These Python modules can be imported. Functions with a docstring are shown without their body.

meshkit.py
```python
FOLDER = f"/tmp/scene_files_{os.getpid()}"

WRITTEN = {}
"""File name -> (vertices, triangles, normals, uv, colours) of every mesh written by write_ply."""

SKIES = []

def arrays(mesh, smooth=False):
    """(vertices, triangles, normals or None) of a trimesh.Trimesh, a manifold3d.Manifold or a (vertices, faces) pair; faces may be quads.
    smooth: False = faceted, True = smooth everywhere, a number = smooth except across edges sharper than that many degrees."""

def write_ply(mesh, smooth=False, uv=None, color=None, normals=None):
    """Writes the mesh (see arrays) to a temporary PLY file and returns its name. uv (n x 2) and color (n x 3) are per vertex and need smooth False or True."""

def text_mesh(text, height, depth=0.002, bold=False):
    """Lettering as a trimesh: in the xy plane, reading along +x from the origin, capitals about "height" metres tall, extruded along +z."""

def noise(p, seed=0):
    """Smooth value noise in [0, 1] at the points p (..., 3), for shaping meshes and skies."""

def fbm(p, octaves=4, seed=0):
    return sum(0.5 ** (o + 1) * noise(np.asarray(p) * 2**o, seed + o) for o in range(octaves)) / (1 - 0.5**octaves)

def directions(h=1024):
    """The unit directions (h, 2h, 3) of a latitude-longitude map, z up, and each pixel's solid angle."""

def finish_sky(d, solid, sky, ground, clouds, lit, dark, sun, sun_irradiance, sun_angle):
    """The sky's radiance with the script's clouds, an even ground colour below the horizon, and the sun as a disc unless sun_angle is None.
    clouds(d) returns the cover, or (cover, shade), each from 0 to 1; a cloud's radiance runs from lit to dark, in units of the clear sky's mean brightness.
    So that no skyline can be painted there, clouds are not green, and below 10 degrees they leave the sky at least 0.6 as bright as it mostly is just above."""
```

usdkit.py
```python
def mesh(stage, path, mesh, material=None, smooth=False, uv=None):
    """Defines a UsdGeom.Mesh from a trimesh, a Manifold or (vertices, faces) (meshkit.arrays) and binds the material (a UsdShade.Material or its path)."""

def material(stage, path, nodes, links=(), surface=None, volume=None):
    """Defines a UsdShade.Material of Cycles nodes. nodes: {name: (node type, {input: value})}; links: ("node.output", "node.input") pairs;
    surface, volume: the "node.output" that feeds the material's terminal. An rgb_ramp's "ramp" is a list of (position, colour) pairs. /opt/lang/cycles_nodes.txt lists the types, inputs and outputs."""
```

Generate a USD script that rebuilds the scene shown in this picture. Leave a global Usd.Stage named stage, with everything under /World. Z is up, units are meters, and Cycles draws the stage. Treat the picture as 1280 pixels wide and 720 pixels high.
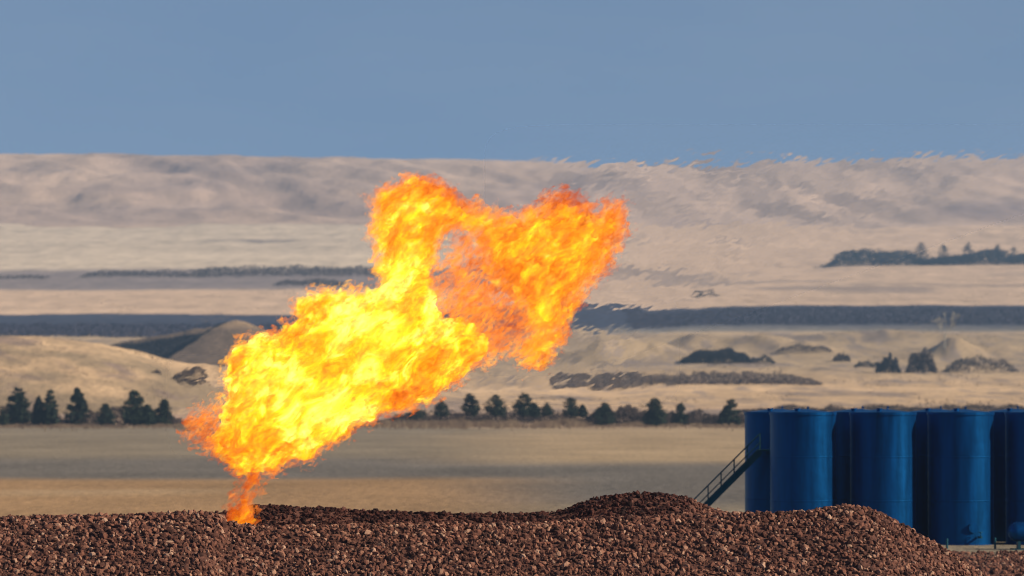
import math
import numpy as np
import trimesh
import usdkit
from meshkit import fbm, noise
from pxr import Usd, UsdGeom, UsdLux, UsdShade, Gf, Sdf, Vt
from scipy.interpolate import PchipInterpolator
from scipy.ndimage import distance_transform_edt, gaussian_filter

stage = Usd.Stage.CreateInMemory()
UsdGeom.SetStageUpAxis(stage, UsdGeom.Tokens.z)
UsdGeom.SetStageMetersPerUnit(stage, 1.0)
world = UsdGeom.Xform.Define(stage, '/World')
UsdGeom.Scope.Define(stage, '/World/Looks')
T = Sdf.ValueTypeNames
rng = np.random.default_rng(7)

# ------------------------------------------------------------------ camera, sky, sun, exposure
FPX = 5000.0          # focal length in pixels of the 1280 px wide photograph
EYE = 8.05            # eye height above the plain
YH = 497.0            # row of the true horizon
cam = UsdGeom.Camera.Define(stage, '/World/camera')
cam.CreateHorizontalApertureAttr(36.0)
cam.CreateVerticalApertureAttr(36.0 * 9 / 16)
cam.CreateFocalLengthAttr(36.0 * FPX / 1280.0)
cam.CreateClippingRangeAttr(Gf.Vec2f(1.0, 60000.0))
PITCH = math.degrees(math.atan((YH - 360) / FPX))
cam.AddTranslateOp().Set(Gf.Vec3d(0, 0, EYE))
cam.AddRotateXOp().Set(90.0 + PITCH)
cam.CreateFStopAttr(1.25)
cam.CreateFocusDistanceAttr(122.0)
EXPOSURE = 0.54
cam.CreateExposureAttr(EXPOSURE)

SUN_AZ = math.radians(108.0)      # from +y towards +x
SUN_EL = math.radians(27.0)
SUN = np.array([math.sin(SUN_AZ) * math.cos(SUN_EL), math.cos(SUN_AZ) * math.cos(SUN_EL), math.sin(SUN_EL)])
SKY_STRENGTH = 0.058
SUN_INTENSITY = 1.25
usdkit.material(stage, '/World/Looks/sky', {
    'tc': ('texture_coordinate', {}),
    'sep': ('separate_xyz', {}), 'lift': ('math', {'math_type': 'multiply_add', 'value2': 0.32, 'value3': 0.155}),
    'com': ('combine_xyz', {}), 'nrm': ('vector_math', {'math_type': 'normalize'}),
    'sky': ('sky_texture', {'sky_type': 'single_scattering', 'sun_disc': False, 'sun_elevation': SUN_EL, 'sun_rotation': SUN_AZ,
                            'altitude': 700.0, 'air_density': 0.7, 'aerosol_density': 0.0, 'ozone_density': 1.5}),
    'cm': ('mapping', {'scale': (5.0, 5.0, 22.0)}), 'cn': ('noise_texture', {'scale': 1.0, 'detail': 5.0, 'roughness': 0.55}),
    'cr': ('map_range', {'from_min': 0.38, 'from_max': 0.72, 'to_min': 0.0, 'to_max': 0.16, 'clamp': True}), 'cx': ('mix_color', {'b': (4.6, 5.2, 6.0), 'use_clamp': False}),
    'bg': ('background_shader', {'strength': SKY_STRENGTH})},
    [('tc.generated', 'sep.vector'), ('sep.x', 'com.x'), ('sep.y', 'com.y'), ('sep.z', 'lift.value1'), ('lift.value', 'com.z'), ('com.vector', 'nrm.vector1'), ('nrm.vector', 'sky.vector'),
     ('tc.generated', 'cm.vector'), ('cm.vector', 'cn.vector'), ('cn.fac', 'cr.value'), ('cr.result', 'cx.fac'), ('sky.color', 'cx.a'), ('cx.result', 'bg.color')], surface='bg.background')
dome = UsdLux.DomeLight.Define(stage, '/World/sky')
dome.CreateIntensityAttr(1.0)
UsdShade.MaterialBindingAPI.Apply(dome.GetPrim()).Bind(UsdShade.Material.Get(stage, '/World/Looks/sky'))
dome.GetPrim().SetCustomDataByKey('kind', 'structure')
sun = UsdLux.DistantLight.Define(stage, '/World/sun')
sun.CreateIntensityAttr(SUN_INTENSITY)
sun.CreateAngleAttr(0.5)
sun.CreateNormalizeAttr(True)
sun.CreateColorAttr(Gf.Vec3f(1.0, 0.9, 0.69))
q = Gf.Rotation(Gf.Vec3d(0, 0, 1), Gf.Vec3d(*[float(c) for c in SUN]))
sun.AddTransformOp().Set(Gf.Matrix4d().SetRotate(q))

# ------------------------------------------------------------------ helpers
names = {}


def numbered(parent, name):
    k = f'{parent}/{name}'
    n = names.get(k, 0)
    names[k] = n + 1
    return k if n == 0 else f'{k}_{n:03d}'


def tag(prim, label=None, category=None, group=None, kind=None):
    p = prim.GetPrim() if hasattr(prim, 'GetPrim') else prim
    for k, v in (('label', label), ('category', category), ('group', group), ('kind', kind)):
        if v:
            p.SetCustomDataByKey(k, v)
    return p


def thing(name, loc=(0, 0, 0), rotz=0.0, **kw):
    x = UsdGeom.Xform.Define(stage, numbered('/World', name))
    x.AddTranslateOp().Set(Gf.Vec3d(*map(float, loc)))
    if rotz:
        x.AddRotateZOp().Set(float(rotz))
    tag(x, **kw)
    return str(x.GetPath())


TONES = np.random.default_rng(77)


def obj(name, mesh, mat, parent='/World', smooth=False, tint=None, per=None, **kw):
    m = usdkit.mesh(stage, numbered(parent, name), mesh, f'/World/Looks/{mat}', smooth=smooth)
    if per:                                    # one tone for each stone, leaf clump or blade of per vertices
        tone = np.repeat(TONES.random(len(mesh[0]) // per), per)
        UsdGeom.PrimvarsAPI(m).CreatePrimvar('tone', T.FloatArray, 'vertex').Set(Vt.FloatArray.FromNumpy(tone.astype(np.float32)))
    if tint is not None:
        UsdGeom.PrimvarsAPI(m).CreatePrimvar('tint', T.Color3fArray, 'vertex').Set(Vt.Vec3fArray.FromNumpy(np.asarray(tint, np.float32)))
    tag(m, **kw)
    return str(m.GetPath())


def X(px, D):
    return (px - 640.0) / FPX * D


def Z(py, D):
    return EYE - (py - YH) / FPX * D


def cat(ms):
    return trimesh.util.concatenate(ms)


def box(size, at, rot=None):
    b = trimesh.creation.box(size)
    if rot is not None:
        b.apply_transform(rot)
    b.apply_translation(at)
    return b


def rod(a, b, r, sections=8):
    a, b = np.asarray(a, float), np.asarray(b, float)
    return trimesh.creation.cylinder(radius=r, segment=[a, b], sections=sections)


def sstep(e0, e1, x):
    t = np.clip((x - e0) / (e1 - e0), 0, 1)
    return t * t * (3 - 2 * t)


def fb(x, y, sx, sy, octaves=4, seed=0):
    p = np.stack([np.asarray(x) / sx, np.asarray(y) / sy, np.zeros(np.shape(x)) + 0.37], -1)
    return fbm(p, octaves, seed) - 0.5


def grid_faces(nr, nc):
    i, j = np.meshgrid(np.arange(nr - 1), np.arange(nc - 1), indexing='ij')
    a = (i * nc + j).ravel()
    return np.stack([a, a + 1, a + nc + 1, a + nc], -1)


# ------------------------------------------------------------------ materials
def mat(name, nodes, links, surface='p.BSDF', volume=None):
    return usdkit.material(stage, f'/World/Looks/{name}', nodes, links, surface=surface, volume=volume)


def land_material(name, fine, coarse, contrast, bump, dist):
    """Land: the mesh's own albedo ("tint") broken up by grass and earth grain."""
    mat(name, {
        'geo': ('geometry', {}), 'att': ('attribute', {'attribute': 'tint'}),
        'map': ('mapping', {'scale': (1.0, 0.33, 1.0)}),
        'n1': ('noise_texture', {'scale': fine, 'detail': 5.0, 'roughness': 0.65}),
        'n2': ('noise_texture', {'scale': coarse, 'detail': 4.0, 'roughness': 0.6}),
        'r1': ('map_range', {'from_min': 0.3, 'from_max': 0.7, 'to_min': 1 - contrast, 'to_max': 1 + contrast}),
        'r2': ('map_range', {'from_min': 0.3, 'from_max': 0.7, 'to_min': 1 - contrast * 0.8, 'to_max': 1 + contrast * 0.8}),
        'mm': ('math', {'math_type': 'multiply'}),
        'sc': ('vector_math', {'math_type': 'scale'}),
        'bp': ('bump', {'strength': bump, 'distance': dist}),
        'p': ('principled_bsdf', {'roughness': 1.0, 'specular_ior_level': 0.1, 'diffuse_roughness': 0.6})},
        [('geo.position', 'map.vector'), ('map.vector', 'n1.vector'), ('map.vector', 'n2.vector'),
         ('n1.fac', 'r1.value'), ('n2.fac', 'r2.value'), ('r1.result', 'mm.value1'), ('r2.result', 'mm.value2'),
         ('att.color', 'sc.vector1'), ('mm.value', 'sc.scale'), ('sc.vector', 'p.base_color'),
         ('n1.fac', 'bp.height'), ('bp.normal', 'p.normal')])


land_material('field', 0.9, 0.06, 0.22, 0.6, 0.5)
land_material('slope', 0.35, 0.03, 0.25, 0.8, 1.2)
land_material('far_slope', 0.05, 0.008, 0.11, 0.45, 6.0)


def tone_material(name, stops, rough=0.9, bump_scale=None, bump_dist=0.02, spec=0.2, translucent=None):
    nodes = {'geo': ('geometry', {}), 'tone': ('attribute', {'attribute': 'tone'}), 'ramp': ('rgb_ramp', {'ramp': stops}),
             'p': ('principled_bsdf', {'roughness': rough, 'specular_ior_level': spec})}
    links = [('tone.fac', 'ramp.fac'), ('ramp.color', 'p.base_color')]
    if bump_scale:
        nodes |= {'n': ('noise_texture', {'scale': bump_scale, 'detail': 4.0}), 'bp': ('bump', {'strength': 0.7, 'distance': bump_dist})}
        links += [('geo.position', 'n.vector'), ('n.fac', 'bp.height'), ('bp.normal', 'p.normal')]
    surf = 'p.BSDF'
    if translucent:
        nodes |= {'tr': ('translucent_bsdf', {'color': translucent}), 'mx': ('mix_closure', {'fac': 0.25})}
        links += [('p.BSDF', 'mx.closure1'), ('tr.BSDF', 'mx.closure2')]
        surf = 'mx.closure'
    mat(name, nodes, links, surface=surf)


STONES = [(0, (0.035, 0.014, 0.011)), (0.35, (0.09, 0.036, 0.026)), (0.68, (0.155, 0.06, 0.04)), (0.9, (0.23, 0.108, 0.072)), (1, (0.34, 0.2, 0.14))]
tone_material('scoria', STONES, 0.95, 9.0, 0.05)
tone_material('sooty_scoria', [(p, tuple(k * c for k, c in zip((0.3, 0.22, 0.24), col))) for p, col in STONES], 0.95, 9.0, 0.05)
mat('scoria_soil', {'geo': ('geometry', {}), 'n': ('noise_texture', {'scale': 3.0, 'detail': 6.0, 'roughness': 0.7}),
                    'ramp': ('rgb_ramp', {'ramp': [(0.3, (0.06, 0.026, 0.02)), (0.7, (0.16, 0.07, 0.052))]}),
                    'bp': ('bump', {'strength': 1.0, 'distance': 0.1}), 'p': ('principled_bsdf', {'roughness': 1.0, 'specular_ior_level': 0.1})},
    [('geo.position', 'n.vector'), ('n.fac', 'ramp.fac'), ('ramp.color', 'p.base_color'), ('n.fac', 'bp.height'), ('bp.normal', 'p.normal')])
tone_material('needles', [(0, (0.004, 0.009, 0.006)), (0.6, (0.012, 0.022, 0.014)), (1, (0.045, 0.06, 0.03))], 0.8)
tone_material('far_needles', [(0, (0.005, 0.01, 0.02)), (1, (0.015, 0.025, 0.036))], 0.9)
tone_material('twigs', [(0, (0.02, 0.014, 0.014)), (1, (0.085, 0.058, 0.05))], 0.95)
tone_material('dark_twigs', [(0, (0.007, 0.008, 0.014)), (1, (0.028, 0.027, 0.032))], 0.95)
tone_material('dry_grass', [(0, (0.1, 0.065, 0.048)), (0.6, (0.19, 0.125, 0.085)), (1, (0.34, 0.25, 0.16))], 0.95, translucent=(0.3, 0.2, 0.12))
tone_material('sage', [(0, (0.05, 0.038, 0.036)), (1, (0.13, 0.1, 0.085))], 0.95)
tone_material('scrub', [(0, (0.085, 0.062, 0.054)), (1, (0.19, 0.138, 0.108))], 0.95)
tone_material('slate_clumps', [(0, (0.02, 0.021, 0.042)), (1, (0.06, 0.052, 0.076))], 0.95)
tone_material('tussock', [(0, (0.11, 0.078, 0.055)), (1, (0.27, 0.19, 0.115))], 0.95)
tone_material('bark', [(0, (0.05, 0.04, 0.032)), (1, (0.09, 0.07, 0.055))], 0.95)
tone_material('bare_wood', [(0, (0.3, 0.26, 0.21)), (1, (0.42, 0.37, 0.31))], 0.95)


def paint(name, col, rough, streak, metallic=0.0):
    mat(name, {'geo': ('geometry', {}), 'mp': ('mapping', {'scale': (2.5, 2.5, 0.25)}),
               'n': ('noise_texture', {'scale': 1.0, 'detail': 5.0, 'roughness': 0.6}),
               'hs': ('hsv', {'color': col}), 'mr': ('map_range', {'from_min': 0.3, 'from_max': 0.7, 'to_min': 1 - streak, 'to_max': 1 + streak}),
               'rr': ('map_range', {'from_min': 0.3, 'from_max': 0.7, 'to_min': rough - 0.06, 'to_max': rough + 0.08}),
               'n2': ('noise_texture', {'scale': 1.3, 'detail': 2.0}), 'bp': ('bump', {'strength': 0.35, 'distance': 0.05}),
               'p': ('principled_bsdf', {'metallic': metallic, 'specular_ior_level': 0.5, 'specular_tint': (0.0, 0.75, 1.0)})},
        [('geo.position', 'mp.vector'), ('mp.vector', 'n.vector'), ('n.fac', 'mr.value'), ('mr.result', 'hs.value'), ('hs.color', 'p.base_color'),
         ('n.fac', 'rr.value'), ('rr.result', 'p.roughness'), ('geo.position', 'n2.vector'), ('n2.fac', 'bp.height'), ('bp.normal', 'p.normal')])


paint('tank_blue', (0.0, 0.03, 0.128), 0.42, 0.3, 0.55)
paint('stair_paint', (0.012, 0.03, 0.045), 0.5, 0.3)
paint('steel_grey', (0.25, 0.27, 0.3), 0.5, 0.2)

# ------------------------------------------------------------------ the plain and the rising land behind it
base_y = PchipInterpolator([-200, 5, 20, 45, 75, 1080, 1230, 1500, 1900, 2250, 2650, 3050, 3700, 4400, 4750, 5800, 7000, 9000],
                           [6.3, 6.3, 5.6, 1.5, 0, 0, 1.6, Z(502, 1500), Z(470, 1900), Z(441, 2250), Z(411, 2650), Z(381, 3050), Z(340, 3700), Z(300, 4400), Z(281, 4750), 232, 240, 240])


def mound(x, y, px, D, rx, ry, h, p=2.0):
    return h * np.exp(-(np.abs((x - X(px, D)) / rx) ** p) - ((y - D) / ry) ** 2)


MOUNDS = [  # px, D, half-width m, half-depth m, height m: low knolls of the middle distance
    (865, 2320, 16, 40, 7), (790, 2200, 26, 60, 10), (745, 2150, 14, 40, 6), (955, 2300, 26, 50, 8), (1010, 2250, 18, 40, 5),
    (1192, 2180, 13, 30, 9), (1240, 2230, 30, 60, 6), (700, 2500, 40, 60, 8), (1110, 2450, 60, 70, 6),
    (640, 1250, 24, 40, 1.6), (560, 1160, 20, 30, 1.3), (700, 1150, 24, 26, 1.0)]


def ground_z(x, y):
    x, y = np.asarray(x, float), np.asarray(y, float)
    z = base_y(y)
    far = sstep(1150, 1900, y)
    z = z + far * (fb(x, y, 90, 260, 4, 3) * (2.5 + 6 * sstep(2500, 4500, y)))
    z = z + sstep(150, 300, y) * (1 - far) * fb(x, y, 60, 120, 3, 5) * 0.35
    z = z + far * (fb(x, y, 14, 40, 3, 9) * 1.5 + fb(x, y, 5, 16, 3, 10) * 1.1 * (1 - sstep(2600, 3200, y)))
    z = z + sstep(2600, 2720, y) * 0
    rough = 0.75 + 0.9 * (fb(x, y, 12, 30, 4, 11) + 0.25)
    for m in MOUNDS:
        z = z + mound(x, y, *m) * rough
    return z


COL = {k: np.array(v) for k, v in dict(
    ochre=(0.25, 0.148, 0.076), olive=(0.118, 0.1, 0.087), greytan=(0.18, 0.14, 0.1), tan=(0.31, 0.215, 0.13), straw=(0.47, 0.305, 0.175),
    reddish=(0.33, 0.215, 0.145), slate=(0.034, 0.036, 0.058), pink=(0.46, 0.31, 0.21), pale=(0.47, 0.36, 0.265), brushy=(0.15, 0.115, 0.105),
    red=(0.11, 0.045, 0.032), grey=(0.25, 0.21, 0.17)).items()}


def lerp(a, b, t):
    return a * (1 - t[..., None]) + b * t[..., None]


def band(c, D, edges, cols, w):
    out = np.broadcast_to(cols[0], (*D.shape, 3)).copy()
    for e, cc, ww in zip(edges, cols[1:], w):
        out = lerp(out, cc, sstep(e - ww, e + ww, D))
    return out


def ground_tint(x, y):
    u = x / np.maximum(y, 1.0) * FPX + 640.0        # bearing, for laying out the fields
    s = lambda *a: sstep(*a)
    warp = fb(x, y, 70, 120, 4, 21)
    Dn = y * (1 + 0.10 * warp)
    left = band(None, Dn, [205, 398, 540, 1085], [COL['red'], COL['ochre'], COL['olive'], COL['greytan'], COL['reddish']], [4, 16, 50, 40])
    left = lerp(left, COL['tan'], 0.5 * sstep(0.05, 0.25, fb(x, y, 40, 30, 3, 31)) * sstep(250, 300, y) * (1 - sstep(380, 420, y)))
    right = band(None, Dn, [205, 300, 500, 1075], [COL['red'], COL['greytan'], COL['olive'], COL['tan'], COL['reddish']], [4, 15, 40, 60])
    c = lerp(left, right, s(480, 760, u + 300 * warp))
    mid = band(None, y * (1 + 0.035 * fb(x, y, 140, 200, 3, 22)), [1400, 1900, 2600], [COL['reddish'], COL['straw'], COL['tan'], COL['straw']], [150, 200, 60])
    mid = lerp(mid * 1.08, COL['brushy'], 0.7 * sstep(0.01, 0.17, fb(x, y, 22, 90, 5, 41)))
    mid = lerp(mid, COL['brushy'] * 1.3, 0.6 * sstep(0.05, 0.17, fb(x, y, 7, 30, 4, 42)))
    c = lerp(c, mid, s(1150, 1300, y))
    # the long dark slate-coloured strip, and the fields beyond it
    k = y * (1 + 0.03 * fb(x, y, 110, 300, 5, 23)) + 45 * np.sin(x / 210.0) + 190 * (1 - s(380, 830, u))
    far = band(None, k, [2690, 3040, 3470, 3900, 4450], [COL['straw'], COL['slate'], COL['pink'], COL['brushy'] * 1.25, COL['pale'], COL['pale'] * 0.95], [50, 14, 30, 60, 80])
    c = lerp(c, far, s(2560, 2640, y))
    rightfar = band(None, k, [2700, 3080, 4300], [COL['grey'], COL['slate'], COL['pink'] * 1.05, COL['pink'] * 1.1], [110, 12, 150])
    rightfar = lerp(rightfar, COL['brushy'], 0.6 * sstep(0.02, 0.16, fb(x, y, 150, 110, 4, 28)) * s(3200, 3350, y) * (1 - s(3800, 4000, y)))
    c = lerp(c, rightfar, s(620, 800, u + 250 * fb(x, y, 200, 200, 3, 27)) * s(2560, 2640, y))
    streak = fb(x, y, 260, 60, 4, 51)
    c = c * (1 + 0.5 * streak[..., None])
    c = lerp(c, COL['brushy'], 0.8 * sstep(0.16, 0.26, fb(x, y, 130, 70, 4, 61)) * s(3100, 3300, y))
    return np.clip(c, 0.02, 0.6)


a_in = np.linspace(-0.145, 0.145, 470)
a_out = np.geomspace(0.15, 0.85, 22)
ang = np.concatenate([-a_out[::-1], a_in, a_out])
rows = np.concatenate([np.linspace(-150, 60, 16), np.geomspace(66, 240, 30), np.linspace(246, 1060, 190), np.linspace(1066, 3150, 300), np.linspace(3165, 4900, 120), np.linspace(4950, 6900, 24)])
R, A = np.meshgrid(rows, ang, indexing='ij')
Xg = A * np.maximum(R, 60) + np.sign(A) * np.where(np.abs(A) > 0.15, 25, 0)
Yg = R
Zg = ground_z(Xg, Yg)
V = np.stack([Xg, Yg, Zg], -1).reshape(-1, 3)
obj('ground', (V, grid_faces(*Xg.shape)), 'field', smooth=True, tint=ground_tint(Xg, Yg).reshape(-1, 3), kind='structure',
    label='dry plain of ochre, grey and straw coloured fields rising to the hills')


def hit(px, py, d0=1200.0, d1=5000.0):
    D = np.linspace(d0, d1, 4000)
    below = ground_z(X(px, D), D) >= Z(py, D)
    return float(D[np.argmax(below)]) if below.any() else d1


def patch(name, x0, x1, y0, y1, nx, ny, hfun, cfun, material, label):
    x, y = np.meshgrid(np.linspace(x0, x1, nx), np.linspace(y0, y1, ny))
    z = hfun(x, y)
    v = np.stack([x, y, z], -1).reshape(-1, 3)
    return obj(name, (v, grid_faces(ny, nx)), material, smooth=True, tint=np.clip(cfun(x, y, z), 0.015, 0.6).reshape(-1, 3), kind='structure', label=label)


# straw hill on the left, behind the cedars
hill_crest = PchipInterpolator([-900, -300, -100, 0, 50, 100, 150, 200, 250, 285, 330, 420], [470, 436, 424, 420, 420.5, 426, 435, 449, 463, 475, 492, 520])


def hill_h(x, y):
    D = 1620.0
    u = x / D * FPX + 640
    top = Z(hill_crest(np.clip(u, -900, 420)), D)
    g = ground_z(x, y)
    rise = np.maximum(top - base_y(D), -3)
    t = (y - D) / np.where(y < D, 330.0, 240.0)
    prof = np.clip(1 - t * t, 0, 1) ** 1.15
    z = base_y(np.minimum(y, D) if False else y) + (rise - (base_y(y) - base_y(D)) * 0.4) * prof
    gully = np.abs(fb(x + 0.25 * y, y, 26, 150, 4, 71)) * 3.2 + fb(x, y, 7, 18, 3, 72) * 1.3
    z = z - gully * prof ** 0.5 - 3.0 * (1 - sstep(0.0, 0.10, prof))
    return z


def hill_c(x, y, z):
    c = lerp(np.broadcast_to(COL['straw'] * 1.02, (*x.shape, 3)), COL['tan'] * 0.78, sstep(-0.12, 0.12, fb(x, y, 30, 60, 5, 73)))
    c = lerp(c, np.array((0.17, 0.115, 0.095)), 0.75 * sstep(0.03, 0.17, fb(x + 0.3 * y, y, 13, 45, 5, 74)))
    return c


patch('hill', -560, -62, 1290, 1860, 330, 170, hill_h, hill_c, 'slope', 'straw coloured grass hill behind the cedar row at the left')

# dug-out mound with a shaded hollow facing left
MD = 2120.0
pk = np.array([X(292, MD), MD])
back_end = np.array([X(140, MD + 40), MD + 25])
front_end = np.array([X(212, MD - 120), MD - 105])
right_end = np.array([X(372, MD), MD - 20])
front2 = np.array([X(322, MD - 150), MD - 120])


def seg_ridge(x, y, a, b, ha, hb, slope_l, p=1.0):
    d = b - a
    L2 = (d ** 2).sum()
    t = np.clip(((x - a[0]) * d[0] + (y - a[1]) * d[1]) / L2, 0, 1)
    dist = np.hypot((x - a[0] - t * d[0]), (y - a[1] - t * d[1]) * 0.55)
    return ha + (hb - ha) * t - slope_l * dist


def mound_h(x, y):
    zp = Z(401, MD) + 3.0
    xw, yw = x + 4 * fb(x, y, 18, 22, 3, 84), y + 8 * fb(x, y, 18, 22, 3, 85)
    dx, dy = xw - pk[0], yw - pk[1]
    e = (front_end - pk) / np.hypot(*(front_end - pk))
    left = np.maximum(dx * e[1] - dy * e[0], 0.0) * 1.0       # metres to the left of the front ridge
    body = zp - np.sqrt((0.45 * dx) ** 2 + (0.19 * dy) ** 2 + 10.0) - 0.85 * np.maximum(left - 0.6, 0)
    back = seg_ridge(xw, yw, pk, back_end, zp - 4.0, Z(430, MD + 25), 0.62)
    z = np.log(np.exp((np.stack([body, back]) - 20) * 1.2).sum(0)) / 1.2 + 20
    z = z + fb(x, y, 9, 14, 4, 81) * 1.8
    lo = ground_z(x, np.full_like(y, MD - 160.0)) - 4
    return np.maximum(z, lo)


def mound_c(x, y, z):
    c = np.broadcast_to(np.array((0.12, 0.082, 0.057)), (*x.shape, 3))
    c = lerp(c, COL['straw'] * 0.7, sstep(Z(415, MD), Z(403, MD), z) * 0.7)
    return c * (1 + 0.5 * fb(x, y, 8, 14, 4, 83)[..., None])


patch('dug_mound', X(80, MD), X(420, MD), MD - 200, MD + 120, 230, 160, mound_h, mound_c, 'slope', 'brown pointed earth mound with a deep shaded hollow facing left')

# the far range that closes the view
crest_px = PchipInterpolator([-1800, -900, -300, 0, 60, 110, 250, 400, 500, 620, 700, 800, 900, 1000, 1100, 1200, 1300, 1700, 2600],
                             [225, 205, 199, 195.5, 195, 195, 197.5, 198.5, 200.5, 202.5, 204, 207, 208, 203, 201, 198, 198, 204, 225])


def range_h(x, y):
    D = 5900.0
    u = x / D * FPX + 640
    top = Z(crest_px(np.clip(u, -1800, 2600)), D)
    foot_y = 4700 + 240 * fb(x, y * 0, 500, 1, 3, 91) + 260 * sstep(-200, 700, x)
    t = np.clip((y - foot_y) / (D - foot_y), 0, 1)
    bottom = base_y(foot_y)
    prof = np.where(y < D, (0.35 * t + 0.65 * sstep(0, 1, t)), 1 - 0.25 * sstep(D, 6900, y))
    z = bottom + (top - bottom) * prof
    draw = fb(x + 0.35 * y, y, 150, 420, 5, 92)
    draw2 = fb(x - 0.2 * y, y, 60, 160, 4, 93)
    wgt = np.sin(np.pi * np.clip(t, 0, 1)) ** 0.8
    z = z + wgt * (-np.abs(draw) * 95 + 14 + draw2 * 13)
    z = np.where(y > D, np.minimum(z, top), z)
    return np.where(t <= 0, base_y(y) - 6, z)


def range_c(x, y, z):
    u = x / 5600.0 * FPX + 640
    c = np.broadcast_to(np.array((0.42, 0.29, 0.215)), (*x.shape, 3))
    c = lerp(c, np.array((0.29, 0.2, 0.16)), 0.8 * sstep(-0.02, 0.16, fb(x + 0.4 * y, y, 220, 300, 5, 95)))
    c = lerp(c, np.array((0.2, 0.145, 0.125)), 0.5 * sstep(0.1, 0.2, fb(x, y, 90, 160, 5, 96)))
    w = 1.0 + 1.6 * fb(x, y, 160, 200, 4, 98)
    row = YH - (z - EYE) / y * FPX
    for u0, u1, r0, r1, a in ((1130, 1420, 248, 272, 0.75), (-60, 350, 254, 282, 0.55), (170, 520, 203, 238, 0.45), (640, 860, 225, 250, 0.35), (-200, 60, 215, 240, 0.3)):
        m = sstep(u0 - 60, u0 + 60, u) * (1 - sstep(u1 - 60, u1 + 60, u)) * sstep(r0 - 8, r0 + 8, row) * (1 - sstep(r1 - 6, r1 + 6, row))
        c = lerp(c, np.array((0.15, 0.11, 0.11)), np.clip(0.7 * a * m * w, 0, 0.9))       # darker purple-brown patches, laid out by bearing and row
    return c * (1 + 0.35 * fb(x, y, 40, 60, 3, 97)[..., None])


patch('far_hills', -2600, 2600, 4400, 6900, 560, 190, range_h, range_c, 'far_slope', 'long pale range of eroded hills along the skyline')

# ------------------------------------------------------------------ the red gravel berm round the flare pit
front_px = PchipInterpolator([-400, 0, 60, 130, 200, 250, 272, 288, 318, 345, 400, 500, 600, 680, 720, 760, 820, 880, 950, 1000, 1040, 1062, 1085, 1110, 1140, 1180, 1225, 1300, 1600],
                             [660, 648, 647, 645, 643, 641.5, 645, 654, 658, 660, 658, 656, 656, 655, 651, 649, 646, 643.5, 642, 641, 635, 633.5, 637, 648, 664, 688, 716, 760, 800])
back_px = PchipInterpolator([-400, 0, 200, 280, 305, 330, 400, 500, 600, 690, 715, 740, 770, 800, 830, 855, 880, 905, 950, 1000, 1100, 1280, 1600],
                            [670, 654, 649, 641, 636, 633, 636, 641, 643, 641, 634, 625, 619.5, 617, 618.5, 622, 632, 641, 652, 664, 700, 740, 800])
DF, DB = 120.0, 134.0


def soft_abs(d, r):
    return np.sqrt(d * d + r * r) - r


def berm_z(x, y):
    x, y = np.asarray(x, float), np.asarray(y, float)
    uf = np.clip(x / DF * FPX + 640, -400, 1600)
    ub = np.clip(x / DB * FPX + 640, -400, 1600)
    wob = fb(x, y, 3.0, 3.0, 3, 101) * 0.25
    f = Z(front_px(uf), DF) - 0.52 * soft_abs(y - DF + fb(x, y * 0, 9, 1, 2, 102) * 0.0, 0.35)
    b = Z(back_px(ub), DB) - 0.55 * soft_abs(y - DB, 0.3)
    z = np.maximum(np.maximum(f, b) + wob * sstep(0.2, 2.0, np.minimum(np.abs(y - DF), np.abs(y - DB))), -0.5)
    pit = 1.6
    inside = (y > DF) & (y < DB)
    return np.where(inside, np.maximum(z, pit), z)


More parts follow.
